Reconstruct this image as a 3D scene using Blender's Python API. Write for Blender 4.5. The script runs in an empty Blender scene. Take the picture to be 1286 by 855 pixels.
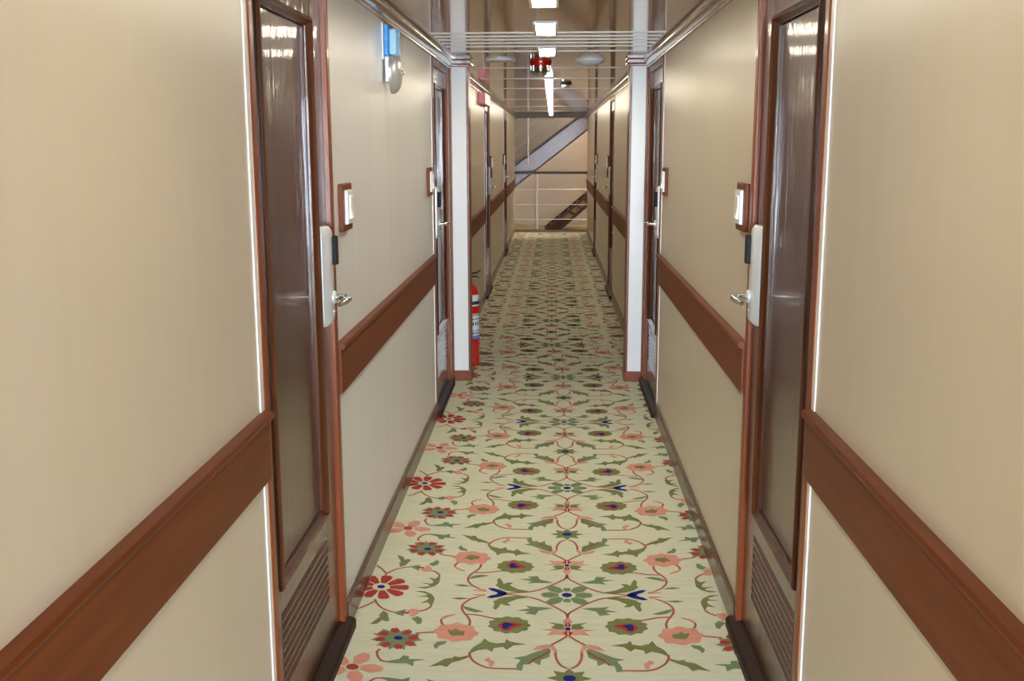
import bpy, math, random
from mathutils import Matrix, Vector
random.seed(7)
sc = bpy.context.scene
col = sc.collection

# ------------------------------------------------------------------ camera
F_PX = 1321.0
PITCH, YAW, ROLL = (math.radians(a) for a in (-10.54, -2.23, -0.13))
CAM_H = 1.565
fw = Vector((math.sin(YAW) * math.cos(PITCH), math.cos(YAW) * math.cos(PITCH), math.sin(PITCH)))
rt = Vector((math.cos(YAW), -math.sin(YAW), 0))
up = rt.cross(fw)
rt, up = (math.cos(ROLL) * rt + math.sin(ROLL) * up, -math.sin(ROLL) * rt + math.cos(ROLL) * up)
cd = bpy.data.cameras.new('camera')
cd.sensor_width = 36.0
cd.lens = F_PX / 1286 * 36.0
cd.clip_start = 0.02
cam = bpy.data.objects.new('camera', cd)
cam.matrix_world = Matrix(((rt.x, up.x, -fw.x, 0), (rt.y, up.y, -fw.y, 0), (rt.z, up.z, -fw.z, CAM_H), (0, 0, 0, 1)))
col.objects.link(cam)
sc.camera = cam

# ------------------------------------------------------------------ daylight: an even overcast sky outside the open corridor end
SKY = 195.0
LAMP = 44.0
world = bpy.data.worlds.new('overcast_sky')
sc.world = world
world.use_nodes = True
bg = world.node_tree.nodes['Background']
bg.inputs[0].default_value = (0.72, 0.86, 1.0, 1)
bg.inputs[1].default_value = SKY
sc.view_settings.view_transform = 'Standard'
sc.view_settings.look = 'None'
sc.view_settings.gamma = 1.0
sc.view_settings.use_curve_mapping = False
sc.view_settings.exposure = 0.0
# the open deck doorway behind the viewer guides the sky sampling
DOOR_X0, DOOR_X1 = 0.06, 0.606
pl = bpy.data.lights.new('doorway_daylight', 'AREA')
pl.shape = 'RECTANGLE'
pl.size, pl.size_y = DOOR_X1 - DOOR_X0, 2.0
pl.cycles.is_portal = True
po = bpy.data.objects.new('doorway_daylight', pl)
po.location = ((DOOR_X0 + DOOR_X1) / 2, -4.5, 1.0)
po.rotation_euler = (math.radians(90), 0, 0)
col.objects.link(po)
sc.cycles.max_bounces = 10
sc.cycles.diffuse_bounces = 6
sc.cycles.glossy_bounces = 6
sc.cycles.sample_clamp_indirect = 12.0
sc.cycles.use_denoising = True

# ------------------------------------------------------------------ key planes (metres); camera stands at x = 0, y = 0
XL, XR = -0.674, 0.608          # wall faces up to the portal posts
XL2, XR2 = -0.692, 0.612        # wall faces beyond them
ZC = 2.10                       # ceiling
Y_BACK, Y_END = -4.5, 18.95
DOOR_W = 0.85
DOORS_L = [2.36, 5.94, 10.72, 14.92]
DOORS_R = [2.41, 5.97, 10.72, 14.90]
Y_POST = 6.93
PERIOD, STAR_Y = 1.18, 3.493

VINES = [
   [(-217, 2), (-162, -12), (-117, -25), (-72, -64), (-34, -107), (-7, -141), (-1, -162), (0, -190)],
   [(-312, -23), (-339, -43), (-361, -81), (-363, -118), (-352, -153), (-334, -187), (-325, -221), (-326, -248)],
   [(-342, -164), (-305, -168), (-267, -185), (-235, -198)],
   [(-411, -249), (-421, -231), (-424, -204), (-410, -190)],
   [(-432, -301), (-461, -303), (-496, -310)],
   [(-594, -423), (-602, -436), (-600, -454), (-590, -483), (-576, -502), (-555, -505)],
   [(-673, -55), (-666, -77), (-643, -120), (-614, -145), (-590, -158)],
   [(-672, -74), (-693, -107), (-720, -133)],
   [(-502, -147), (-482, -132), (-469, -107)],
   [(-310, -432), (-310, -452), (-299, -485), (-280, -510), (-257, -529), (-229, -537), (-160, -537)],
   [(-310, -459), (-334, -472)],
   [(-2, -313), (-29, -349), (-55, -378)],
   [(-53, -393), (-41, -417), (-41, -458), (-33, -493), (-22, -516), (-6, -530)],
]
SHAPES = [
    ('olive', [(-130, -17), (-175, -12), (-213, -21), (-238, -35), (-258, -63), (-251, -78), (-255, -114), (-245, -128), (-234, -99), (-229, -77), (-216, -91), (-194, -93), (-207, -69), (-174, -38), (-139, -26)]),
    ('teal', [(-47, -107), (-84, -101), (-115, -99), (-144, -91), (-128, -114), (-174, -130), (-130, -134), (-145, -153), (-108, -162), (-99, -130), (-65, -115)]),
    ('olive', [(-410, -38), (-378, -31), (-336, -39), (-377, -49)]),
    ('teal', [(-360, -99), (-340, -110), (-314, -126), (-285, -144), (-312, -149), (-338, -138), (-353, -122)]),
    ('teal', [(-430, -393), (-419, -368), (-387, -362), (-396, -386), (-410, -395), (-419, -418)]),
    ('olive', [(-658, -253), (-632, -190), (-639, -184), (-629, -148), (-612, -162), (-596, -224), (-610, -228), (-621, -218), (-632, -245)]),
    ('teal', [(-594, -158), (-568, -143), (-551, -131), (-554, -153), (-557, -174), (-549, -188), (-572, -177)]),
    ('pink', [(-549, -145), (-532, -128), (-500, -137), (-504, -155), (-518, -187), (-534, -187), (-533, -166)]),
    ('red', [(-566, -157), (-538, -154), (-538, -169), (-561, -168)]),
    ('teal', [(-525, -204), (-506, -186), (-488, -206), (-487, -240), (-498, -248), (-511, -221)]),
    ('olive', [(-468, -114), (-464, -70), (-464, -40), (-477, -10), (-506, 17), (-545, 18), (-511, 4), (-493, -8), (-498, -19), (-532, -30), (-494, -29), (-485, -38), (-488, -56), (-510, -83), (-482, -76), (-476, -94)]),
    ('teal', [(-556, -500), (-524, -487), (-516, -463), (-496, -468), (-496, -486), (-440, -487), (-477, -500), (-476, -531), (-498, -513), (-532, -514), (-560, -511)]),
    ('teal', [(-55, -411), (-61, -459), (-86, -478), (-88, -512), (-114, -490), (-122, -508), (-139, -508), (-143, -548), (-160, -543), (-161, -515), (-148, -480), (-173, -469), (-137, -456), (-92, -418), (-64, -399)]),
    ('pink', [(-115, -419), (-99, -388), (-70, -375), (-47, -380), (-35, -417), (-44, -429), (-58, -395), (-87, -406)]),
    ('olive', [(-310, -426), (-300, -399), (-279, -373), (-269, -340), (-256, -363), (-229, -374), (-203, -367), (-199, -342), (-186, -360), (-133, -377), (-174, -385), (-195, -416), (-208, -396), (-236, -405), (-240, -430), (-259, -412), (-287, -423), (-305, -440)]),
    ('olive', [(-309, -468), (-338, -492), (-359, -504), (-373, -533), (-391, -523), (-429, -533), (-409, -512), (-384, -482), (-359, -475), (-357, -463), (-340, -469)]),
    ('pink', [(-263, -484), (-247, -469), (-240, -489), (-229, -492), (-232, -526), (-246, -523), (-244, -506)]),
    ('olive', [(-14, -231), (-68, -215), (-41, -236), (-56, -255), (-35, -268), (-10, -267)]),
    ('pink', [(-11, -275), (-41, -268), (-91, -272), (-53, -281), (-70, -312), (-41, -304), (-14, -310)]),
    ('red', [(-1, -208), (-11, -235), (-8, -251), (-1, -255)]),
    ('red', [(-2, -277), (-16, -291), (-11, -307), (-2, -319)]),
    ('pink', [(0, -173), (-16, -211), (-12, -227), (-1, -210)]),
    ('blue', [(-284, -31), (-264, -35), (-232, -20), (-215, -6), (-211, 11), (-240, 13), (-252, -4), (-268, -12)]),
    ('pink', [(-288, -1), (-287, -16), (-315, -26), (-312, -14), (-332, -10), (-334, -4)]),
    ('pink', [(-410, -194), (-381, -174), (-380, -164), (-409, -176), (-423, -190), (-424, -204), (-419, -208)]),
    ('redin', [(-233, -245), (-210, -217), (-161, -229), (-149, -242), (-178, -263), (-195, -286), (-213, -284)]),
    ('bluein', [(-218, -238), (-210, -224), (-191, -230), (-172, -240), (-191, -250), (-199, -273), (-214, -269)]),
    ('olivein', [(-395, -280), (-379, -290), (-369, -274), (-356, -289), (-337, -295), (-338, -321), (-376, -326), (-387, -310)]),
    ('redin', [(-125, -502), (-109, -473), (-81, -448), (-63, -420), (-61, -427), (-80, -456), (-106, -481), (-121, -507)]),
]

# ------------------------------------------------------------------ materials
def srgb(r, g, b):
    f = lambda c: (c / 255 / 12.92) if c / 255 <= 0.04045 else ((c / 255 + 0.055) / 1.055) ** 2.4
    return (f(r), f(g), f(b), 1)

def material(name, color, rough=0.5, metal=0.0, coat=0.0, vary=None, scale=(8, 8, 8), bump=0.0, bscale=None,
             emit=None, estr=0.0, bdist=0.002, rough_vary=0.0, ior=1.5, coat_rough=0.05, spec=0.5, detail=3, coat_bump=False):
    m = bpy.data.materials.new(name)
    m.use_nodes = True
    nt = m.node_tree
    p = nt.nodes['Principled BSDF']
    p.inputs['Base Color'].default_value = color
    p.inputs['Roughness'].default_value = rough
    p.inputs['Metallic'].default_value = metal
    p.inputs['IOR'].default_value = ior
    p.inputs['Specular IOR Level'].default_value = spec
    p.inputs['Coat Weight'].default_value = coat
    p.inputs['Coat Roughness'].default_value = coat_rough
    if emit:
        p.inputs['Emission Color'].default_value = emit
        p.inputs['Emission Strength'].default_value = estr
    if vary or bump or rough_vary:
        tc = nt.nodes.new('ShaderNodeTexCoord')
        def noise(sc_, detail=5):
            mp = nt.nodes.new('ShaderNodeMapping')
            mp.inputs['Scale'].default_value = sc_
            nt.links.new(tc.outputs['Object'], mp.inputs[0])
            n = nt.nodes.new('ShaderNodeTexNoise')
            n.inputs['Scale'].default_value = 1.0
            n.inputs['Detail'].default_value = detail
            n.inputs['Roughness'].default_value = 0.6
            nt.links.new(mp.outputs[0], n.inputs['Vector'])
            return n
        n1 = noise(scale)
        if vary:
            rp = nt.nodes.new('ShaderNodeValToRGB')
            rp.color_ramp.elements[0].position = 0.3
            rp.color_ramp.elements[1].position = 0.7
            rp.color_ramp.elements[0].color = vary
            rp.color_ramp.elements[1].color = color
            nt.links.new(n1.outputs['Fac'], rp.inputs[0])
            nt.links.new(rp.outputs[0], p.inputs['Base Color'])
        if rough_vary:
            mr = nt.nodes.new('ShaderNodeMapRange')
            mr.inputs['To Min'].default_value = max(0.02, rough - rough_vary)
            mr.inputs['To Max'].default_value = rough + rough_vary
            nt.links.new(n1.outputs['Fac'], mr.inputs['Value'])
            nt.links.new(mr.outputs[0], p.inputs['Roughness'])
        if bump:
            n2 = noise(bscale or scale, detail)
            b = nt.nodes.new('ShaderNodeBump')
            b.inputs['Strength'].default_value = bump
            b.inputs['Distance'].default_value = bdist
            nt.links.new(n2.outputs['Fac'], b.inputs['Height'])
            nt.links.new(b.outputs[0], p.inputs['Normal'])
            if coat_bump:
                nt.links.new(b.outputs[0], p.inputs['Coat Normal'])
    return m

M = {}
M['wall'] = material('beige_laminate', srgb(208, 196, 181), 0.30, vary=srgb(205, 193, 173), scale=(14, 14, 0.6),
                     bump=0.04, bscale=(60, 60, 0.8), detail=1)
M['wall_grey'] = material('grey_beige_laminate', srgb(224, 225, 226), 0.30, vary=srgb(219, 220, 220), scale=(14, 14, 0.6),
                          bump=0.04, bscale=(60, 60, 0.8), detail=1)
M['white'] = material('white_enamel', srgb(236, 236, 236), 0.28, vary=srgb(228, 229, 232), scale=(5, 5, 1))
M['strip'] = material('white_edge_profile', srgb(245, 245, 243), 0.25, vary=srgb(238, 238, 236), scale=(9, 9, 2))
M['wood'] = material('varnished_rail_wood', srgb(118, 58, 20), 0.45, spec=0.25, vary=srgb(98, 45, 14), scale=(30, 2.2, 30),
                     bump=0.06, bscale=(90, 6, 90))
M['door'] = material('glossy_door_wood', srgb(86, 42, 18), 0.32, spec=0.3, coat=0.85, coat_rough=0.05, vary=srgb(66, 32, 14), scale=(22, 22, 1.6),
                     bump=0.42, bdist=0.004, bscale=(70, 70, 0.5), coat_bump=True)
M['casing'] = material('glossy_casing_wood', srgb(134, 62, 20), 0.34, spec=0.35, coat=0.2, coat_rough=0.12, vary=srgb(110, 50, 16), scale=(40, 40, 2),
                       rough_vary=0.05)
M['base'] = material('glossy_skirting_wood', srgb(92, 62, 42), 0.3, spec=0.4, coat=0.4, coat_rough=0.08, vary=srgb(76, 48, 32), scale=(30, 2, 30))
M['sill'] = material('dark_threshold', srgb(46, 22, 16), 0.5, spec=0.2, vary=srgb(34, 16, 12), scale=(30, 3, 30))
M['ceiling'] = material('glossy_ceiling_laminate', srgb(128, 86, 42), 0.2, coat=0.8, coat_rough=0.07, vary=srgb(118, 78, 38), scale=(3, 1, 3),
                        bump=0.10, bscale=(0.6, 14, 1))
M['darkwood'] = material('dark_handrail_wood', srgb(54, 34, 26), 0.45, vary=srgb(44, 27, 21), scale=(3, 30, 30))
M['ceil_strip'] = material('pale_metal_strip', srgb(208, 203, 188), 0.32, vary=srgb(198, 193, 178), scale=(3, 9, 9))
M['crown'] = material('crown_wood', srgb(150, 116, 92), 0.22, coat=0.7, vary=srgb(120, 86, 64), scale=(30, 2, 30))
M['steel'] = material('satin_steel', srgb(232, 235, 238), 0.4, metal=0.55, vary=srgb(224, 228, 232), scale=(60, 60, 3))
M['chrome'] = material('chrome', srgb(215, 215, 215), 0.14, metal=1.0, vary=srgb(200, 200, 200), scale=(5, 5, 5))
M['black'] = material('black_plastic', srgb(18, 18, 20), 0.6, ior=1.3, vary=srgb(30, 30, 34), scale=(9, 9, 9))
M['blue'] = material('blue_plastic', srgb(40, 150, 225), 0.25, coat=0.4, vary=srgb(28, 120, 205), scale=(20, 20, 6))
M['paleblue'] = material('pale_blue_lens', srgb(170, 225, 250), 0.2, coat=0.5, vary=srgb(140, 210, 246), scale=(40, 40, 4))
M['gong'] = material('grey_steel_gong', srgb(200, 200, 200), 0.36, metal=0.6, vary=srgb(186, 186, 188), scale=(8, 8, 8))
M['red'] = material('red_paint', srgb(205, 24, 22), 0.22, coat=0.6, vary=srgb(190, 18, 16), scale=(6, 6, 6))
M['pinksign'] = material('red_sign_plastic', srgb(226, 104, 112), 0.3, vary=srgb(214, 84, 94), scale=(9, 9, 9))
M['label'] = material('white_label', srgb(228, 230, 236), 0.4, vary=srgb(220, 222, 230), scale=(9, 9, 9))
M['labelblue'] = material('blue_label', srgb(92, 138, 214), 0.4, vary=srgb(82, 126, 205), scale=(9, 9, 9))
M['ink'] = material('label_ink', srgb(60, 62, 80), 0.5, vary=srgb(52, 54, 70), scale=(9, 9, 9))
M['lamp'] = material('lamp_diffuser', srgb(250, 246, 225), 0.4, emit=(1.0, 0.90, 0.70, 1), estr=LAMP, vary=srgb(245, 240, 220), scale=(5, 5, 5))
M['batten'] = material('batten_diffuser', srgb(250, 246, 225), 0.4, emit=(1.0, 0.90, 0.70, 1), estr=LAMP * 0.34, vary=srgb(245, 240, 220), scale=(5, 5, 5))
M['opal'] = material('opal_glass', srgb(226, 232, 236), 0.15, coat=0.5, vary=srgb(220, 226, 232), scale=(5, 5, 5))
M['endwall'] = material('stairwell_panel', srgb(208, 190, 172), 0.4, vary=srgb(201, 183, 165), scale=(1, 1, 6))
M['soffit'] = material('grey_soffit_board', srgb(136, 128, 122), 0.5, vary=srgb(126, 118, 112), scale=(4, 4, 4))
M['stair'] = material('glossy_stair_wood', srgb(104, 56, 44), 0.3, coat=0.45, coat_rough=0.25, vary=srgb(86, 44, 36), scale=(12, 12, 12))
M['stair_dark'] = material('matt_stair_wood', srgb(96, 48, 36), 0.6, spec=0.2, vary=srgb(74, 36, 28), scale=(12, 12, 12))
M['ornament'] = material('gilded_plate', srgb(150, 108, 44), 0.45, metal=0.2, vary=srgb(104, 60, 36), scale=(14, 14, 14))
M['deck'] = material('outer_deck_paint', srgb(150, 150, 146), 0.6, vary=srgb(140, 140, 136), scale=(2, 2, 2))

def carpet_mat(name, c, vary=None):
    m = material(name, c, 0.95, vary=vary or tuple(x * 0.86 for x in c[:3]) + (1,), scale=(9, 55, 9), bump=0.5, bscale=(90, 320, 90))
    m.node_tree.nodes['Principled BSDF'].inputs['Specular IOR Level'].default_value = 0.15
    return m
M['carpet'] = carpet_mat('carpet_ground', srgb(226, 229, 208), srgb(214, 217, 194))
M['c_olive'] = carpet_mat('carpet_olive', srgb(128, 126, 74), srgb(128, 146, 104))
M['c_teal'] = carpet_mat('carpet_teal', srgb(128, 154, 128), srgb(124, 136, 92))
M['c_pink'] = carpet_mat('carpet_pink', srgb(230, 164, 146))
M['c_red'] = carpet_mat('carpet_red', srgb(184, 72, 68))
M['c_vine'] = carpet_mat('carpet_vine', srgb(190, 108, 90))
M['c_blue'] = carpet_mat('carpet_blue', srgb(38, 48, 136))

# ------------------------------------------------------------------ mesh helpers
class MB:
    def __init__(self):
        self.v, self.f = [], []
    def box(self, x0, x1, y0, y1, z0, z1):
        x0, x1 = min(x0, x1), max(x0, x1); y0, y1 = min(y0, y1), max(y0, y1); z0, z1 = min(z0, z1), max(z0, z1)
        n = len(self.v)
        self.v += [(x, y, z) for z in (z0, z1) for y in (y0, y1) for x in (x0, x1)]
        self.f += [tuple(n + i for i in q) for q in ((0, 2, 3, 1), (4, 5, 7, 6), (0, 1, 5, 4), (2, 6, 7, 3), (0, 4, 6, 2), (1, 3, 7, 5))]
        return self
    def prism(self, pts, a0, a1, axis='y'):
        """extrude a 2-D outline; axis y: pts are (x, z); axis x: pts are (y, z); axis z: pts are (x, y)"""
        n, k = len(self.v), len(pts)
        for a in (a0, a1):
            for p, q in pts:
                self.v.append({'y': (p, a, q), 'x': (a, p, q), 'z': (p, q, a)}[axis])
        self.f.append(tuple(n + i for i in range(k)))
        self.f.append(tuple(n + k + i for i in reversed(range(k))))
        for i in range(k):
            j = (i + 1) % k
            self.f.append((n + j, n + i, n + k + i, n + k + j))
        return self
    def tube(self, path, r, seg=10):
        n = len(self.v)
        path = [Vector(p) for p in path]
        for i, p in enumerate(path):
            d = (path[min(i + 1, len(path) - 1)] - path[max(i - 1, 0)]).normalized()
            a = d.cross(Vector((0, 0, 1)))
            if a.length < 0.1:
                a = d.cross(Vector((0, 1, 0)))
            a.normalize(); b = d.cross(a)
            rr = r[i] if isinstance(r, (list, tuple)) else r
            for k in range(seg):
                t = 2 * math.pi * k / seg
                self.v.append(tuple(p + a * math.cos(t) * rr + b * math.sin(t) * rr))
        for i in range(len(path) - 1):
            for k in range(seg):
                k2 = (k + 1) % seg
                self.f.append((n + i * seg + k, n + i * seg + k2, n + (i + 1) * seg + k2, n + (i + 1) * seg + k))
        self.f.append(tuple(n + k for k in reversed(range(seg))))
        self.f.append(tuple(n + (len(path) - 1) * seg + k for k in range(seg)))
        return self
    def lathe(self, prof, axis='z', seg=32, origin=(0, 0, 0)):
        """prof: (radius, height along axis)"""
        n = len(self.v)
        for r, h in prof:
            for k in range(seg):
                t = 2 * math.pi * k / seg
                c, s = r * math.cos(t), r * math.sin(t)
                p = {'z': (c, s, h), 'x': (h, c, s), 'y': (s, h, c)}[axis]
                self.v.append(tuple(p[i] + origin[i] for i in range(3)))
        for i in range(len(prof) - 1):
            for k in range(seg):
                k2 = (k + 1) % seg
                self.f.append((n + i * seg + k, n + i * seg + k2, n + (i + 1) * seg + k2, n + (i + 1) * seg + k))
        self.f.append(tuple(n + k for k in reversed(range(seg))))
        self.f.append(tuple(n + (len(prof) - 1) * seg + k for k in range(seg)))
        return self
    def build(self, name, mat, parent=None, bevel=0.0, smooth=False, seg=2):
        me = bpy.data.meshes.new(name)
        me.from_pydata(self.v, [], self.f)
        me.validate()
        import bmesh
        bm = bmesh.new(); bm.from_mesh(me)
        bmesh.ops.recalc_face_normals(bm, faces=bm.faces)
        bm.to_mesh(me); bm.free()
        me.materials.append(M[mat])
        o = bpy.data.objects.new(name, me)
        col.objects.link(o)
        if parent:
            o.parent = parent
        if smooth:
            for p in me.polygons:
                p.use_smooth = True
            me.set_sharp_from_angle(angle=math.radians(38))
        if bevel:
            b = o.modifiers.new('bevel', 'BEVEL')
            b.width = bevel; b.segments = seg; b.limit_method = 'ANGLE'
        return o

def tag(o, label, cat, group=None, kind=None):
    o['label'] = label
    o['category'] = cat
    if group: o['group'] = group
    if kind: o['kind'] = kind
    return o

def empty(name, loc=(0, 0, 0), rz=0.0):
    e = bpy.data.objects.new(name, None)
    e.empty_display_size = 0.05
    e.location = loc
    e.rotation_euler = (0, 0, rz)
    col.objects.link(e)
    return e

def copy_tree(o, parent=None, name=None):
    c = o.copy()
    if name: c.name = name
    col.objects.link(c)
    if parent: c.parent = parent
    for ch in o.children:
        copy_tree(ch, c)
    return c

# ------------------------------------------------------------------ floor
floor = MB().box(-0.85, 0.80, Y_BACK, 19.06, -0.05, 0.0).build('floor', 'carpet')
tag(floor, 'cream carpet with woven floral vines running down the corridor', 'floor', kind='structure')

def carpet_centre(y):
    tab = [(-9, .056), (3.5, .056), (4.66, .072), (5.84, .070), (7.06, .076), (7.35, .070), (7.75, .04), (8.1, .0), (8.3, -.007), (30, -.008)]
    for (a, p), (b, q) in zip(tab, tab[1:]):
        if y <= b:
            return p + (q - p) * (y - a) / (b - a)
    return -.008

def build_carpet():
    order = ['c_vine', 'c_olive', 'c_teal', 'c_pink', 'c_red', 'c_blue', 'carpet']
    V, Fc, FM = [], [], []
    def bow(u): return 0.11 * u * u
    tile = []                                     # (material, layer, [(u, v)]) in straightened pattern space
    def both(mat, layer, pts, su=(1, -1), sv=(1, -1)):
        for a in su:
            for b in sv:
                q = [(a * u, b * v) for u, v in pts]
                if a * b < 0: q.reverse()
                tile.append((mat, layer, q))
    def ell(cx, cy, rx, ry, n=12, lob=0, amp=0.0, ph=0.0):
        return [(cx + rx * (1 + amp * math.cos(lob * t + ph)) * math.cos(t), cy + ry * (1 + amp * math.cos(lob * t + ph)) * math.sin(t))
                for t in (2 * math.pi * i / n for i in range(n))]
    def spiky(cx, cy, rx, ry, n, inner, ph=0.0):
        return [(cx + rx * (1 if i % 2 == 0 else inner) * math.cos(math.pi * i / n + ph), cy + ry * (1 if i % 2 == 0 else inner) * math.sin(math.pi * i / n + ph))
                for i in range(2 * n)]
    def petal(cx, cy, ang, r0, r1, w, tip=0.75):
        c, s = math.cos(ang), math.sin(ang)
        loc = [(r0, -w * .25), (r0 + (r1 - r0) * .45, -w * .5), (r0 + (r1 - r0) * .85, -w * .5 * tip), (r1, -w * .12), (r1 - .006, 0), (r1, w * .12),
               (r0 + (r1 - r0) * .85, w * .5 * tip), (r0 + (r1 - r0) * .45, w * .5), (r0, w * .25)]
        return [(cx + a * c - b * s, cy + a * s + b * c) for a, b in loc]
    st = lambda pts: [(u / 1000, v / 1000 - bow(u / 1000)) for u, v in pts]
    lay = {'olive': 2, 'teal': 2, 'pink': 3, 'red': 4, 'blue': 5, 'redin': 5, 'bluein': 6, 'olivein': 5}
    for c, pts in SHAPES:
        both('c_' + c.replace('in', '') if c not in ('pink',) else 'c_pink', lay[c], st(pts))
    for pts in VINES:
        q = st(pts)
        # ribbon, smoothed once
        s = [q[0]]
        for a, b in zip(q, q[1:]):
            s += [(a[0] * .75 + b[0] * .25, a[1] * .75 + b[1] * .25), (a[0] * .25 + b[0] * .75, a[1] * .25 + b[1] * .75)]
        s.append(q[-1])
        Lf, Rg = [], []
        for i, p in enumerate(s):
            a, b = s[max(i - 1, 0)], s[min(i + 1, len(s) - 1)]
            d = math.hypot(b[0] - a[0], b[1] - a[1]) or 1
            nx, ny = -(b[1] - a[1]) / d * .0042, (b[0] - a[0]) / d * .0042
            Lf.append((p[0] + nx, p[1] + ny)); Rg.append((p[0] - nx, p[1] - ny))
        for i in range(len(s) - 1):
            both('c_vine', 1, [Lf[i], Lf[i + 1], Rg[i + 1], Rg[i]])
    # flowers with a centre of their own
    both('c_olive', 4, ell(-.194, -.245, .068, .060, 44, 11, .07))
    both('c_pink', 3, ell(-.366, -.315, .070, .062, 40, 8, .08))
    both('c_teal', 3, spiky(-.553, -.384, .088, .080, 11, .62))
    for k in range(8):
        a = 2 * math.pi * k / 8 + .25
        both('c_red', 4, petal(-.553, -.384, a, .038, .074, .030))
    both('c_blue', 6, ell(-.548, -.380, .015, .013, 10))
    # star line
    for k, a in enumerate((0, 48, 90, 132, 180, 228, 270, 312)):
        if a in (90, 270): continue
        tile.append(('c_teal', 3, petal(0, 0, math.radians(a), .030, .092 if a in (0, 180) else .100, .046)))
    tile.append(('c_teal', 3, petal(0, 0, math.pi / 2, .03, .062, .03))); tile.append(('c_teal', 3, petal(0, 0, -math.pi / 2, .03, .062, .03)))
    tile.append(('c_blue', 5, ell(0, 0, .019, .019, 8)))
    for k in range(9):
        both('c_red', 4, petal(-.668, 0, 2 * math.pi * k / 9 + .1, .032, .104, .037, 1.15), sv=(1,))
    both('c_blue', 6, ell(-.668, 0, .015, .014, 10), sv=(1,))
    both('c_blue', 6, ell(0, -.266, .010, .011, 8), su=(1,))
    # medallion line
    H = PERIOD / 2
    tile.append(('c_olive', 3, spiky(0, H, .068, .062, 8, .60)))
    tile.append(('c_blue', 5, ell(0, H, .020, .018, 10)))
    for k in range(5):
        both('c_pink', 3, petal(-.660, H, 2 * math.pi * k / 5, .026, .098, .052, .6), sv=(1,))
    both('c_red', 5, ell(-.660, H, .020, .018, 10), sv=(1,))
    xlo, xhi = XL + .012, XR - .012
    for k in range(-3, 14):
        y0 = STAR_Y + PERIOD * k
        jit = 0.0
        for mat, layer, pts in tile:
            z = 0.0004 + layer * 0.00022
            n = len(V)
            cnt = 0
            for u, v in pts:
                y = y0 + v + bow(u)
                x = carpet_centre(y) + u
                if xlo < x < xhi: cnt += 1
                V.append((min(max(x, xlo), xhi), min(y, 19.05), z))
            if cnt == 0 or y0 + pts[0][1] > 19.0:
                del V[n:]
                continue
            Fc.append(tuple(range(n, n + len(pts))))
            FM.append(order.index(mat))
    me = bpy.data.meshes.new('carpet_pattern')
    me.from_pydata(V, [], Fc)
    for mname in order: me.materials.append(M[mname])
    me.polygons.foreach_set('material_index', FM)
    me.update()
    for p in me.polygons:
        if p.normal.z < 0: p.flip()
    o = bpy.data.objects.new('carpet_pattern', me)
    col.objects.link(o)
    o.parent = floor
    o['kind'] = 'stuff'
    o['label'] = 'woven leaves, vines and flowers of the carpet'
build_carpet()

# ------------------------------------------------------------------ ceiling
ceil = MB().box(-0.80, 0.75, Y_BACK, 19.05, ZC, ZC + 0.05).build('ceiling', 'ceiling')
tag(ceil, 'glossy brown laminate corridor ceiling with pale cross strips', 'ceiling', kind='structure')
strip = None
for y, w in ((5.30, .018), (5.47, .014), (5.64, .014), (5.82, .014), (6.02, .014), (6.33, .02), (7.68, .03), (8.9, .03), (10.45, .04), (12.9, .05), (15.3, .06), (17.4, .06)):
    MB().box(-.60, .54, y - w / 2, y + w / 2, ZC - .004, ZC + .001).build('ceiling_strip', 'ceil_strip', ceil)

# ------------------------------------------------------------------ walls, rails, skirting, cornice
def run_wall(side, x, y0, y1, label, white_end, joints=(), mat='wall'):
    """one stretch of wall between door openings; x is the face, side -1 left / +1 right"""
    nm = 'wall_left' if side < 0 else 'wall_right'
    out = lambda d: x - side * d              # d metres proud of the face, into the corridor
    w = MB().box(out(-.002), out(-.05), y0, y1, 0, ZC).build(nm, 'wall')
    tag(w, label, 'wall', kind='structure')
    ys = [y0] + [j for j in joints if y0 < j < y1] + [y1]
    for a, b in zip(ys, ys[1:]):
        MB().box(out(0), out(-.002), a + (.0008 if a != y0 else 0), b - (.0008 if b != y1 else 0), 0, ZC).build('wall_panel', mat, w)
    if white_end:
        MB().box(out(.003), out(-.004), y1 - .024, y1 + .001, .095, 2.045).build('edge_strip', 'strip', w)
    return w

def run_trims(side, x, y0, y1, where):
    out = lambda d: x - side * d
    ln = 'left' if side < 0 else 'right'
    r = MB().box(out(.014), out(0), y0, y1, .792, .945).build('trim_1', 'wood', bevel=.002)
    tag(r, 'brown wooden chair rail on the %s wall %s' % (ln, where), 'chair rail', kind='structure')
    pr = [(0, .934), (.016, .934), (.024, .938), (.027, .946), (.024, .954), (.016, .957), (0, .957)]
    MB().prism([(out(a), b) for a, b in pr], y0 - .001, y1 + .001).build('rail_nosing', 'wood', r, smooth=True)
    b = MB().prism([(out(a), c) for a, c in ((0, 0), (.011, 0), (.011, .078), (.009, .082), (.0, .084))], y0, y1).build('baseboard_' + ln, 'base')
    tag(b, 'glossy brown baseboard at the foot of the %s wall %s' % (ln, where), 'baseboard', kind='structure')
    MB().prism([(out(a), c) for a, c in ((0, .084), (.009, .084), (.012, .089), (.009, .095), (0, .096))], y0, y1).build('bead', 'base', b, smooth=True)

def cornice(side, x, y0, y1, where):
    out = lambda d: x - side * d
    ln = 'left' if side < 0 else 'right'
    pr = [(-.005, 2.045), (.010, 2.045), (.014, 2.052), (.013, 2.060), (.024, 2.066), (.034, 2.076), (.038, 2.088), (.046, 2.090), (.046, ZC), (-.005, ZC)]
    c = MB().prism([(out(a), b) for a, b in pr], y0, y1).build('trim_2', 'crown', smooth=True)
    tag(c, 'narrow wooden cornice between ceiling and %s wall %s' % (ln, where), 'cornice', kind='structure')

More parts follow.
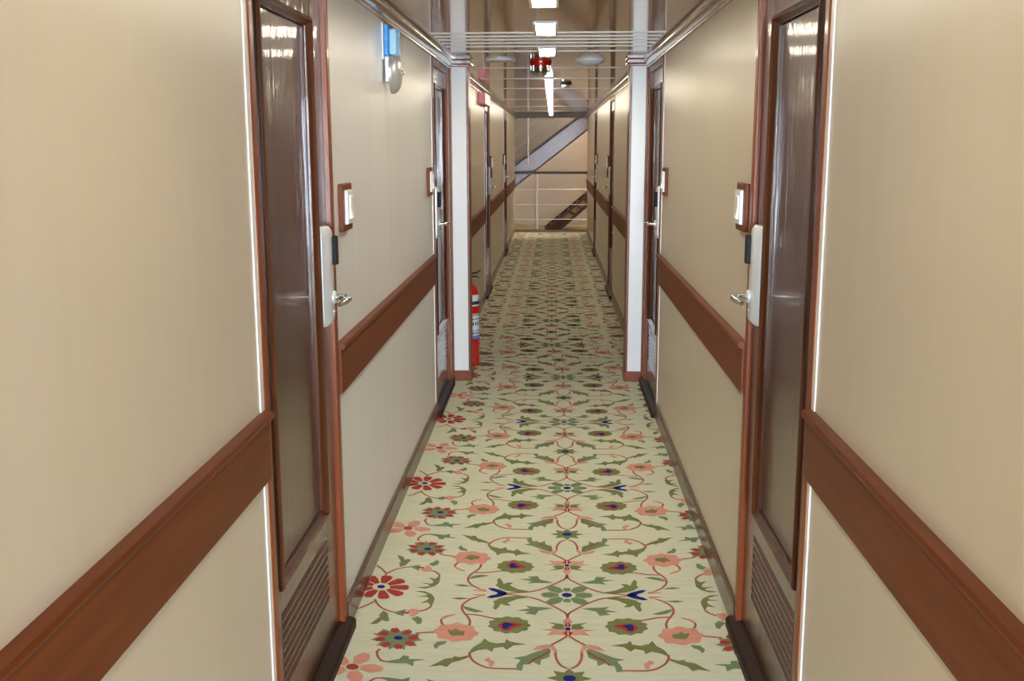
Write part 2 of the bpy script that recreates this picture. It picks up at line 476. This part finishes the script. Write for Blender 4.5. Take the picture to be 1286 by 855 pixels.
for side, xa, xb, doors in ((-1, XL, XL2, DOORS_L), (1, XR, XR2, DOORS_R)):
    ln = 'left' if side < 0 else 'right'
    d1, d2, d3, d4 = doors
    W = DOOR_W
    runs = [(xa, Y_BACK, d1, 'nearest the viewer, before the first door', True, ()),
            (xa, d1 + W, d2, 'between the first and second doors', True, (4.28,) if side < 0 else (4.62,)),
            (xa, d2 + W, Y_POST, 'beside the white post, past the second door', False, ()),
            (xb, Y_POST + .15, d3, 'just past the white post', True, (9.2,)),
            (xb, d3 + W, d4, 'between the third and fourth doors', True, (13.2,)),
            (xb, d4 + W, Y_END, 'at the far end by the stairs', False, ())]
    for x, a, b, wh, we, jo in runs:
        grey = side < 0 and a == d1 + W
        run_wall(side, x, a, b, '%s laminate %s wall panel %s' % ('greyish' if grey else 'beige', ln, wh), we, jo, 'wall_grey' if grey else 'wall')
        if b - a > .3:
            run_trims(side, x, a, b, wh)
    for d, x in zip(doors, (xa, xa, xb, xb)):
        # lintel over the opening, plus an added unseen slab behind the door blocking sky light
        w = MB().box(x, x + side * .05, d, d + W, 2.045, ZC).box(x + side * .05, x + side * .09, d - .05, d + W + .05, 0, ZC + .02).build('wall_' + ln, 'wall')
        tag(w, 'short beige wall piece over the %s %s door, with added unseen light-blocking slab behind it' % (('first', 'second', 'third', 'fourth')[doors.index(d)], ln), 'wall', kind='structure')
    cornice(side, xa, Y_BACK, Y_POST - .01, 'up to the white post')
    cornice(side, xb, Y_POST + .16, Y_END, 'beyond the white post')

# ------------------------------------------------------------------ portal posts
def post(side, x, inner):
    ln = 'left' if side < 0 else 'right'
    e = empty('trim_3', (0, 0, 0))
    tag(e, 'white post with brown corner strip on the %s of the corridor' % ln, 'post', kind='structure')
    s = side
    y0, y1 = Y_POST, Y_POST + .15
    xi = inner
    MB().box(xi + s * .012, x + s * .05, y0, y1, .068, 2.062).build('post_face', 'white', e)
    MB().box(xi - s * .002, xi + s * .014, y0 - .006, y1 + .004, .068, 2.062).build('corner_strip', 'casing', e, bevel=.003)
    MB().box(x - s * .016, x - s * .001, y0 - .012, y0 + .001, .035, 2.05).build('side_strip', 'casing', e, bevel=.003)
    MB().box(xi - s * .008, x, y0 - .010, y1 + .006, 0, .068).build('base_block', 'casing', e, bevel=.004)
    MB().box(xi - s * .008, x, y0 - .010, y1 + .006, 2.056, 2.072).build('cap_bead', 'casing', e, bevel=.003)
    MB().box(xi - s * .022, x, y0 - .022, y1 + .02, 2.072, ZC).build('cap', 'crown', e, bevel=.005)
    return e
post(-1, XL, -.548)
post(1, XR, .488)

# ------------------------------------------------------------------ doors
def make_door(lock):
    """local x: out of the wall, y along the wall (lock = +1: lock stile at +y), z up; origin at the middle of the opening"""
    e = empty('door_1')
    h = DOOR_W / 2
    k = lock
    def bx(mb, x0, x1, y0, y1, z0, z1): return mb.box(x0, x1, k * y0, k * y1, z0, z1)
    for s in (-1, 1):
        mb = MB(); mb.box(-.05, .007, s * (h - .042), s * (h - .001), .034, 2.045)
        mb.build('door_jamb', 'casing', e, bevel=.006, seg=3)
    MB().box(-.05, .007, -h + .042, h - .042, 2.004, 2.045).build('door_head', 'casing', e, bevel=.004)
    MB().prism([(-.06, 0), (.032, 0), (.032, .028), (.026, .036), (-.010, .046), (-.06, .046)], -h - .012, h + .012).build('threshold', 'sill', e, bevel=.003)
    # leaf: stiles and rails around a recessed panel and a louvred vent
    ya, yb = -h + .043, h - .043                # hinge side, lock side
    pa, pb = -.310, .245                        # panel opening
    xf = -.010
    lf = MB()
    bx(lf, -.045, xf, ya, pa, .05, 2.003); bx(lf, -.045, xf, pb, yb, .05, 2.003)
    bx(lf, -.045, xf, pa, pb, 1.915, 2.003); bx(lf, -.045, xf, pa, pb, .392, .455); bx(lf, -.045, xf, pa, pb, .05, .182)
    bx(lf, -.050, -.044, ya, yb, .05, 2.003)
    leaf = lf.build('door_leaf', 'door', e, bevel=.002)
    bx(MB(), -.044, -.024, pa + .022, pb - .022, .480, 1.890).build('door_panel', 'door', leaf, bevel=.004)
    # moulding round the panel: four mitred strips of one profile, joined
    mo = MB()
    prof = [(0, -.030), (0, -.004), (.005, .001), (.010, .002), (.015, -.006), (.024, -.016), (.024, -.030)]   # (inward distance, x)
    ring = []
    for d, x in prof:
        ring.append([(x, k * (pa + d), .455 + d), (x, k * (pb - d), .455 + d), (x, k * (pb - d), 1.915 - d), (x, k * (pa + d), 1.915 - d)])
    for r in ring: mo.v += r
    for i in range(len(prof) - 1):
        for c in range(4):
            c2 = (c + 1) % 4
            mo.f.append((i * 4 + c, i * 4 + c2, (i + 1) * 4 + c2, (i + 1) * 4 + c))
    mo.build('panel_moulding', 'door', leaf)
    n = 8
    for i in range(n):
        z = .182 + (i + .5) * (.392 - .182) / n
        MB().prism([(-.040, z + .012), (-.036, z + .013), (xf + .001, z - .008), (xf + .001, z - .013), (xf - .004, z - .013)], k * (pa + .002), k * (pb - .002)).build('louver_slat', 'door', leaf)
    # lock
    yl0, yl1 = .252, .342
    pl = []
    prof = [(yl0, xf), (yl0, xf + .012), (yl0 + .014, xf + .026), (yl0 + .040, xf + .031), (yl1 - .018, xf + .030), (yl1 - .004, xf + .022), (yl1, xf + .010), (yl1, xf)]
    mb = MB()
    zs = [(1.035, .55), (1.043, .85), (1.055, 1), (1.30, 1), (1.318, .9), (1.330, .6)]
    cy = (yl0 + yl1) / 2
    for z, f in zs:
        for y, x in prof:
            mb.v.append((xf + (x - xf) * f, k * (cy + (y - cy) * (0.75 + .25 * f)), z))
    m = len(prof)
    for i in range(len(zs) - 1):
        for c in range(m):
            c2 = (c + 1) % m
            mb.f.append((i * m + c, i * m + c2, (i + 1) * m + c2, (i + 1) * m + c))
    mb.f.append(tuple(range(m))); mb.f.append(tuple((len(zs) - 1) * m + i for i in range(m)))
    lp = mb.build('lock_plate', 'steel', e, smooth=True)
    rd = MB(); bx(rd, xf + .020, xf + .044, yl1 - .034, yl1 - .006, 1.215, 1.300)
    rd.build('card_reader', 'black', lp, bevel=.003)
    MB().lathe([(.020, xf + .015), (.020, xf + .034), (.016, xf + .038)], 'x', 20, (0, k * (cy + .012), 1.118)).build('lever_rose', 'steel', lp, smooth=True)
    pth = [(xf + .03, cy + .012, 1.118), (xf + .062, cy + .012, 1.118), (xf + .076, cy + .004, 1.118), (xf + .080, cy - .014, 1.117), (xf + .078, cy - .05, 1.115), (xf + .070, cy - .10, 1.113)]
    MB().tube([(a, k * b, c) for a, b, c in pth], [.010, .010, .010, .0105, .010, .007], 12).build('lever', 'chrome', lp, smooth=True)
    MB().lathe([(.009, xf + .015), (.009, xf + .034), (.007, xf + .036)], 'x', 16, (0, k * (cy + .012), 1.075)).build('key_cylinder', 'chrome', lp, smooth=True)
    return e

protoA, protoB = make_door(1), make_door(-1)
used = set()
ords = ('nearest', 'second', 'third', 'farthest')
num = 0
for i in range(4):
    for side, doors in ((-1, DOORS_L), (1, DOORS_R)):
        num += 1
        x = ((XL, XL, XL2, XL2) if side < 0 else (XR, XR, XR2, XR2))[i]
        far_lock = i in (0, 2)
        p = protoA if (far_lock == (side < 0)) else protoB
        nm = 'door_%d' % num
        if p in used:
            o = copy_tree(p, name=nm)
        else:
            o = p; used.add(p); o.name = nm
        o.location = (x, doors[i] + DOOR_W / 2, 0)
        o.rotation_euler = (0, 0, 0 if side < 0 else math.pi)
        extra = (' with bright lamp reflections and a lever lock' if i == 0 else ' just before the white post' if i == 1 else '')
        tag(o, '%s glossy brown louvred cabin door on the %s wall%s' % (ords[i], 'left' if side < 0 else 'right', extra), 'door', kind='structure')

# ------------------------------------------------------------------ light switches
def make_switch():
    e = empty('light_switch')
    MB().box(0, .016, -.075, .075, -.075, .075).build('back_plate', 'wood', e, bevel=.003)
    MB().prism([(.014, -.055), (.026, -.052), (.026, .052), (.014, .055)], -.046, .046).build('switch_body', 'white', e, bevel=.002)
    MB().prism([(.024, -.040), (.036, -.034), (.029, .0), (.031, .034), (.024, .040)], -.016, .028).build('rocker', 'white', e, bevel=.0015)
    return e
sw0 = make_switch()
swi = 0
for side in (-1, 1):
    ln = 'left' if side < 0 else 'right'
    for i, y in enumerate((3.375, 5.72, 11.74, 14.72)):
        x = ((XL, XL, XL2, XL2) if side < 0 else (XR, XR, XR2, XR2))[i]
        o = sw0 if swi == 0 else copy_tree(sw0)
        swi += 1
        o.location = (x, y, 1.370)
        o.rotation_euler = (0, 0, 0 if side < 0 else math.pi)
        lab = ('white switch on brown wooden plate beside the %s %s door' % (ords[i], ln))
        tag(o, lab, 'light switch', 'light switches beside the doors')

# ------------------------------------------------------------------ alarm bell
def make_bell():
    e = empty('alarm_bell', (XL, 4.30, 1.85))
    MB().box(0, .006, -.055, .055, .045, .185).build('mounting_plate', 'steel', e, bevel=.002)
    b = MB().box(.006, .026, -.050, .050, .060, .180).build('signal_box', 'blue', e, bevel=.004)
    MB().box(.026, .055, -.040, .046, .066, .164).build('lens', 'paleblue', b, bevel=.006)
    MB().box(.026, .058, .046, .050, .062, .168).build('lens_guard', 'blue', b)
    MB().box(.005, .030, -.03, .03, -.04, .062).build('striker_housing', 'gong', e, bevel=.004)
    R = .083
    prof = [(.006, .066), (.03, .064), (.05, .060), (.066, .053), (.077, .043), (.082, .033), (R, .022), (.080, .022), (.079, .032), (.072, .042), (.05, .054), (.006, .058)]
    MB().lathe(prof, 'x', 40, (0, .03, 0)).build('gong', 'gong', e, smooth=True)
    MB().lathe([(.010, .050), (.010, .070), (.006, .073)], 'x', 14, (0, .03, 0)).build('gong_nut', 'chrome', e, smooth=True)
    for y in (-.012, .012):
        MB().tube([(.03, y, .062), (.03, y, .03)], .003, 8).build('cable', 'black', e)
    return tag(e, 'grey alarm bell under a blue signal box high on left wall', 'alarm bell')
make_bell()

# ------------------------------------------------------------------ fire extinguisher behind the left post
def make_ext():
    e = empty('fire_extinguisher', (-.596, 7.42, 0))
    r = .072
    prof = [(.055, .0), (.066, .004), (.068, .02), (r, .03), (r, .50), (.069, .53), (.058, .562), (.040, .585), (.022, .596), (.020, .61)]
    cyl = MB().lathe(prof, 'z', 36).build('cylinder', 'red', e, smooth=True)
    def band(z0, z1, mat, name, par, a0=-180, a1=180, rr=.0006):
        mb = MB(); n = 30
        for i in range(n + 1):
            t = math.radians(a0 + (a1 - a0) * i / n)
            for z in (z0, z1):
                mb.v.append(((r + rr) * math.cos(t), (r + rr) * math.sin(t), z))
        for i in range(n):
            mb.f.append((2 * i, 2 * i + 2, 2 * i + 3, 2 * i + 1))
        return mb.build(name, mat, par, smooth=True)
    band(.205, .385, 'label', 'instruction_label', cyl, -150, 40)
    band(.205, .228, 'labelblue', 'label_stripe', cyl, -150, 40, .0012)
    band(.262, .268, 'labelblue', 'label_stripe', cyl, -150, 40, .0012)
    band(.372, .378, 'ink', 'label_rule', cyl, -150, 40, .0012)
    for z0, z1 in ((.236, .254), (.340, .352), (.300, .325)):
        for a in range(-130, 20, 16):
            band(z0, z1, 'ink', 'label_print', cyl, a, a + 8, .0012)
    band(.44, .52, 'label', 'type_label', cyl, -120, 10)
    band(.45, .475, 'ink', 'label_print', cyl, -100, 0, .0012)
    v = MB().lathe([(.018, .605), (.018, .64), (.012, .645), (.012, .665)], 'z', 16).build('valve', 'chrome', e, smooth=True)
    MB().prism([(-.02, .655), (.06, .668), (.088, .690), (.086, .697), (.055, .677), (-.02, .668)], -.009, .009).build('handle', 'black', e, bevel=.002)
    MB().prism([(-.01, .640), (.055, .640), (.075, .632), (.075, .638), (.055, .648), (-.01, .652)], -.008, .008).build('carry_grip', 'black', e, bevel=.002)
    MB().tube([(-.01, .015, .625), (-.04, .03, .63), (-.066, .045, .58), (-.066, .05, .45), (-.066, .05, .25)], .008, 10).build('hose', 'black', e, smooth=True)
    return tag(e, 'red fire extinguisher with white and blue label standing behind left post', 'fire extinguisher')
make_ext()

# ------------------------------------------------------------------ ceiling lamps
def make_lamp():
    e = empty('ceiling_lamp')
    L_, W_ = .25, .044
    for s in (-1, 1):
        MB().box(s * W_, s * (W_ + .012), -L_ - .012, L_ + .012, -.006, 0).build('frame_side', 'white', e, bevel=.0015)
        MB().box(-W_, W_, s * L_, s * (L_ + .012), -.006, 0).build('frame_end', 'white', e, bevel=.0015)
    MB().prism([(-W_, 0), (-W_, -.003), (-W_ * .5, -.005), (W_ * .5, -.005), (W_, -.003), (W_, 0)], -L_, L_).build('diffuser', 'lamp', e)
    return e
def make_batten():
    e = empty('ceiling_lamp')
    MB().box(-.036, .036, -.56, .56, -.012, 0).build('base_plate', 'white', e, bevel=.002)
    MB().prism([(-.030, -.012), (-.030, -.040), (-.022, -.048), (.022, -.048), (.030, -.040), (.030, -.012)], -.54, .54).build('diffuser', 'batten', e)
    for s in (-1, 1):
        MB().box(-.033, .033, s * .54, s * .555, -.014, -.010).build('end_clip', 'chrome', e)
    return e
batten0 = make_batten()
lamp0 = make_lamp()
LAMPS = [-3.8, -2.65, -1.5, -.2, 1.5, 3.05, 4.05, 5.13, 6.37, 9.35, 10.75, 12.15, 13.55, 14.95, 16.35, 17.75]
for i, y in enumerate(LAMPS):
    o = lamp0 if i == 0 else batten0 if y == 9.35 else copy_tree(batten0 if y > 9 else lamp0)
    o.location = (-.038, y, ZC)
    seen = [q for q in LAMPS if q > 3.9]
    nth = ('first', 'second', 'third', 'fourth', 'fifth', 'sixth', 'seventh', 'eighth', 'ninth', 'last')
    if y in seen[:3]:
        lab = 'lit ceiling lamp %s, before the red detector' % ('at the top edge of the picture', 'second along the ceiling', 'third along the ceiling')[seen.index(y)]
    elif y in seen:
        lab = '%s lit ceiling lamp of the far row, counted from the red detector' % nth[seen.index(y) - 3]
    else:
        lab = 'lit ceiling lamp overhead, above and behind the picture'
    tag(o, lab, 'ceiling lamp', 'lit lamps along the corridor ceiling' if y in seen[:3] else 'lit lamps in the far row' if y in seen else 'lit lamps out of the picture')

def dome(x, y, r, drop, label):
    e = empty('dome_light', (x, y, ZC))
    MB().lathe([(r, 0), (r, -.008), (r - .004, -.012), (r - .012, -.012)], 'z', 36).build('rim', 'white', e, smooth=True)
    n = 8
    MB().lathe([((r - .010) * math.cos(math.pi / 2 * i / n), -.010 - drop * math.sin(math.pi / 2 * i / n)) for i in range(n)] + [(.002, -.010 - drop)], 'z', 36).build('dome', 'opal', e, smooth=True)
    tag(e, label, 'ceiling light')
dome(.233, 6.95, .098, .030, 'unlit shallow white dome light on ceiling, right of the red detector')
dome(-.342, 6.92, .100, .008, 'unlit flat white round light on ceiling, left of the red detector')

def detector():
    e = empty('fire_detector', (-.085, 7.15, ZC))
    MB().lathe([(.074, 0), (.074, -.006), (.070, -.022), (.056, -.028)], 'z', 32).build('base', 'red', e, smooth=True)
    MB().lathe([(.052, -.026), (.050, -.056), (.038, -.074), (.01, -.080)], 'z', 28).build('sensor', 'chrome', e, smooth=True)
    for k in range(8):
        t = 2 * math.pi * k / 8
        c, s = math.cos(t), math.sin(t)
        MB().tube([(.064 * c, .064 * s, -.024), (.062 * c, .062 * s, -.062), (.048 * c, .048 * s, -.080), (.02 * c, .02 * s, -.086)], .003, 6).build('guard_wire', 'chrome', e)
    MB().tube([(.062 * math.cos(t), .062 * math.sin(t), -.062) for t in (2 * math.pi * i / 24 for i in range(25))], .003, 6).build('guard_ring', 'chrome', e)
    tag(e, 'red ceiling fire detector with chrome wire guard', 'fire detector')
detector()

def smoke():
    e = empty('smoke_detector', (.108, 9.55, ZC))
    MB().lathe([(.052, 0), (.052, -.012), (.046, -.018)], 'z', 28).build('base', 'black', e, smooth=True)
    MB().lathe([(.034, -.017), (.032, -.034), (.02, -.042), (.004, -.044)], 'z', 24).build('head', 'chrome', e, smooth=True)
    tag(e, 'small dark smoke detector on the ceiling beyond the red detector', 'smoke detector')
smoke()

sg = MB().box(XL2, XL2 + .066, 9.9, 10.70, 1.935, 2.040).build('wall_sign', 'pinksign', bevel=.004)
tag(sg, 'red box sign high on the left wall before the third door', 'sign')

# ------------------------------------------------------------------ stair hall at the far end
fl = MB().box(-2.2, 2.2, 19.06, 22.0, -.05, 0).build('floor', 'carpet')
tag(fl, 'carpeted floor of the stair hall behind the railing', 'floor', kind='structure')
w = MB().box(-2.2, 2.2, 21.0, 21.06, 0, 3.6).build('wall_end', 'endwall')
tag(w, 'beige panelled wall behind the stairs at the corridor end', 'wall', kind='structure')
for z0, z1 in ((0, .52), (.522, 1.04), (1.042, 1.56), (1.562, 2.1), (2.102, 2.7)):
    MB().box(-2.2, 2.2, 20.992, 21.0, z0, z1).build('wall_panel', 'endwall', w)
for s, nm in ((-1, 'wall_left'), (1, 'wall_right')):
    x = XL2 if s < 0 else XR2
    j = MB().box(x - .0 * s, s * 2.2, 18.951, 19.05, 0, 3.6).build(nm, 'endwall')
    tag(j, 'beige wall return framing the %s side of the stair opening' % ('left' if s < 0 else 'right'), 'wall', kind='structure')
    j = MB().box(s * 2.14, s * 2.2, 19.05, 21.0, 0, 3.6).build(nm, 'endwall')
    tag(j, 'side wall of the stair hall on the far %s' % ('left' if s < 0 else 'right'), 'wall', kind='structure')
c = MB().box(-2.2, 2.2, 18.95, 21.06, 3.6, 3.65).build('ceiling', 'soffit')
tag(c, 'grey ceiling high above the stairs', 'ceiling', kind='structure')
c = MB().box(-.8, .75, 19.05, 19.09, 2.03, 3.6).build('trim_4', 'soffit')
tag(c, 'header board over the stair opening at corridor end', 'header', kind='structure')

def flight(label, lower, upper, y0, y1, steps, orn=False):
    """lower / upper: edge lines ((X0, Z0), (X1, Z1)) of the near stringer"""
    e = empty('staircase', (0, y0, 0))
    pts = [lower[0], lower[1], upper[1], upper[0]]
    for yy, nm in ((0, 'stringer'), (y1 - y0, 'stringer')):
        MB().prism(pts, yy, yy + .04, 'y').build(nm, 'stair_dark' if orn else 'stair', e, bevel=.004)
    (a, b), (c_, d) = upper
    n = steps
    mid = [((l[0] + u[0]) / 2, (l[1] + u[1]) / 2) for l, u in zip(lower, upper)]
    for i in range(n):
        t = (i + .5) / n
        x = mid[0][0] + (mid[1][0] - mid[0][0]) * t
        z = mid[0][1] + (mid[1][1] - mid[0][1]) * t
        dx = (mid[1][0] - mid[0][0]) / n
        MB().box(x - dx * .65, x + dx * .65, .04, y1 - y0, z - .016, z + .016).build('tread', 'stair', e)
    for yy in (-.012,):
        for (p, q) in (lower, upper):
            dx, dz = q[0] - p[0], q[1] - p[1]
            L_ = math.hypot(dx, dz); nx, nz = -dz / L_ * .014, dx / L_ * .014
            MB().prism([(p[0] - nx, p[1] - nz), (q[0] - nx, q[1] - nz), (q[0] + nx, q[1] + nz), (p[0] + nx, p[1] + nz)], yy, .0, 'y').build('stringer_bead', 'darkwood', e)
    if orn:
        mb = MB()
        (p, q), (p2, q2) = lower, upper
        def lerp(t, s):
            A = (p[0] + (q[0] - p[0]) * t, p[1] + (q[1] - p[1]) * t); B = (p2[0] + (q2[0] - p2[0]) * t, p2[1] + (q2[1] - p2[1]) * t)
            return (A[0] + (B[0] - A[0]) * s, A[1] + (B[1] - A[1]) * s)
        for t0, t1 in ((.25, .36), (.40, .50), (.52, .62)):
            MB().prism([lerp(t0, .25), lerp(t1, .25), lerp(t1, .78), lerp(t0, .78)], -.006, 0, 'y').build('gilt_plate', 'ornament', e, bevel=.002)
    tag(e, label, 'staircase')
yS = 19.75
flight('upper stair flight with wide glossy stringer rising to the right', ((-.928, .632), (.979, 2.106)), ((-.928, 1.014), (.979, 2.426)), yS, yS + .85, 9)
flight('lower stair flight with gilt plates rising behind the railing', ((.105, .001), (.979, .766)), ((-.177, .001), (.979, .962)), yS - .35, yS + .55, 6, True)
# grey boards closing the space above the upper flight
e = empty('sloped_soffit', (0, 20.75, 0))
for i in range(5):
    z = 1.05 + i * .26
    MB().prism([(-1.1, z - .10), (1.3, z + 1.66), (1.3, z + 1.66 + .252), (-1.1, z + .152)], 0, .02, 'y').build('soffit_board', 'soffit', e)
tag(e, 'grey sloped boards above the upper stair flight', 'soffit')

def railing():
    e = empty('railing', (0, 19.2, 0))
    MB().box(-.80, .74, -.025, .025, 1.045, 1.090).build('handrail', 'darkwood', e, bevel=.01, seg=3)
    for z in (.769, .498, .233):
        MB().tube([(-.80, 0, z), (.74, 0, z)], .006, 10).build('rail_bar', 'steel', e, smooth=True)
    MB().tube([(-.286, 0, .04), (-.286, 0, 1.05)], .019, 14).build('post', 'white', e, smooth=True)
    MB().lathe([(.045, 0), (.045, .008), (.02, .02)], 'z', 20, (-.286, 0, .04)).build('post_foot', 'chrome', e, smooth=True)
    MB().box(-.80, .74, -.03, .03, 0, .042).build('kick_board', 'casing', e, bevel=.004)
    tag(e, 'stair railing with dark handrail, three thin bars and pale post', 'railing')
railing()
p_ = MB().tube([(-.455, 19.35, 1.215), (-.455, 19.35, 3.60)], .014, 14).build('support_pole', 'white', smooth=True)
tag(p_, 'thin white vertical pole in front of the upper stair flight', 'pole')
o = empty('ceiling_lamp', (.95, 20.0, 3.6))  # added unseen light panel, sized to brighten the wall behind the stairs
MB().box(-.47, .47, -.47, .47, -.012, 0).build('base_plate', 'white', o)
MB().box(-.45, .45, -.45, .45, -.016, -.012).build('diffuser', 'lamp', o)
tag(o, 'added unseen square light panel brightening the stair hall end wall', 'ceiling lamp')

# ------------------------------------------------------------------ rear end of the corridor: end wall with a doorway to the open deck
w = MB().box(-.75, DOOR_X0, Y_BACK - .06, Y_BACK, 0, ZC).box(DOOR_X0, .70, Y_BACK - .06, Y_BACK, 2.0, ZC).build('wall_back', 'wall')
tag(w, 'beige end wall behind the viewer beside the open deck doorway', 'wall', kind='structure')
d = MB().box(-4, 4, Y_BACK - 6, Y_BACK - .06, -.06, -.01).build('floor', 'deck')
tag(d, 'grey painted open deck outside the corridor behind the viewer', 'deck', kind='structure')
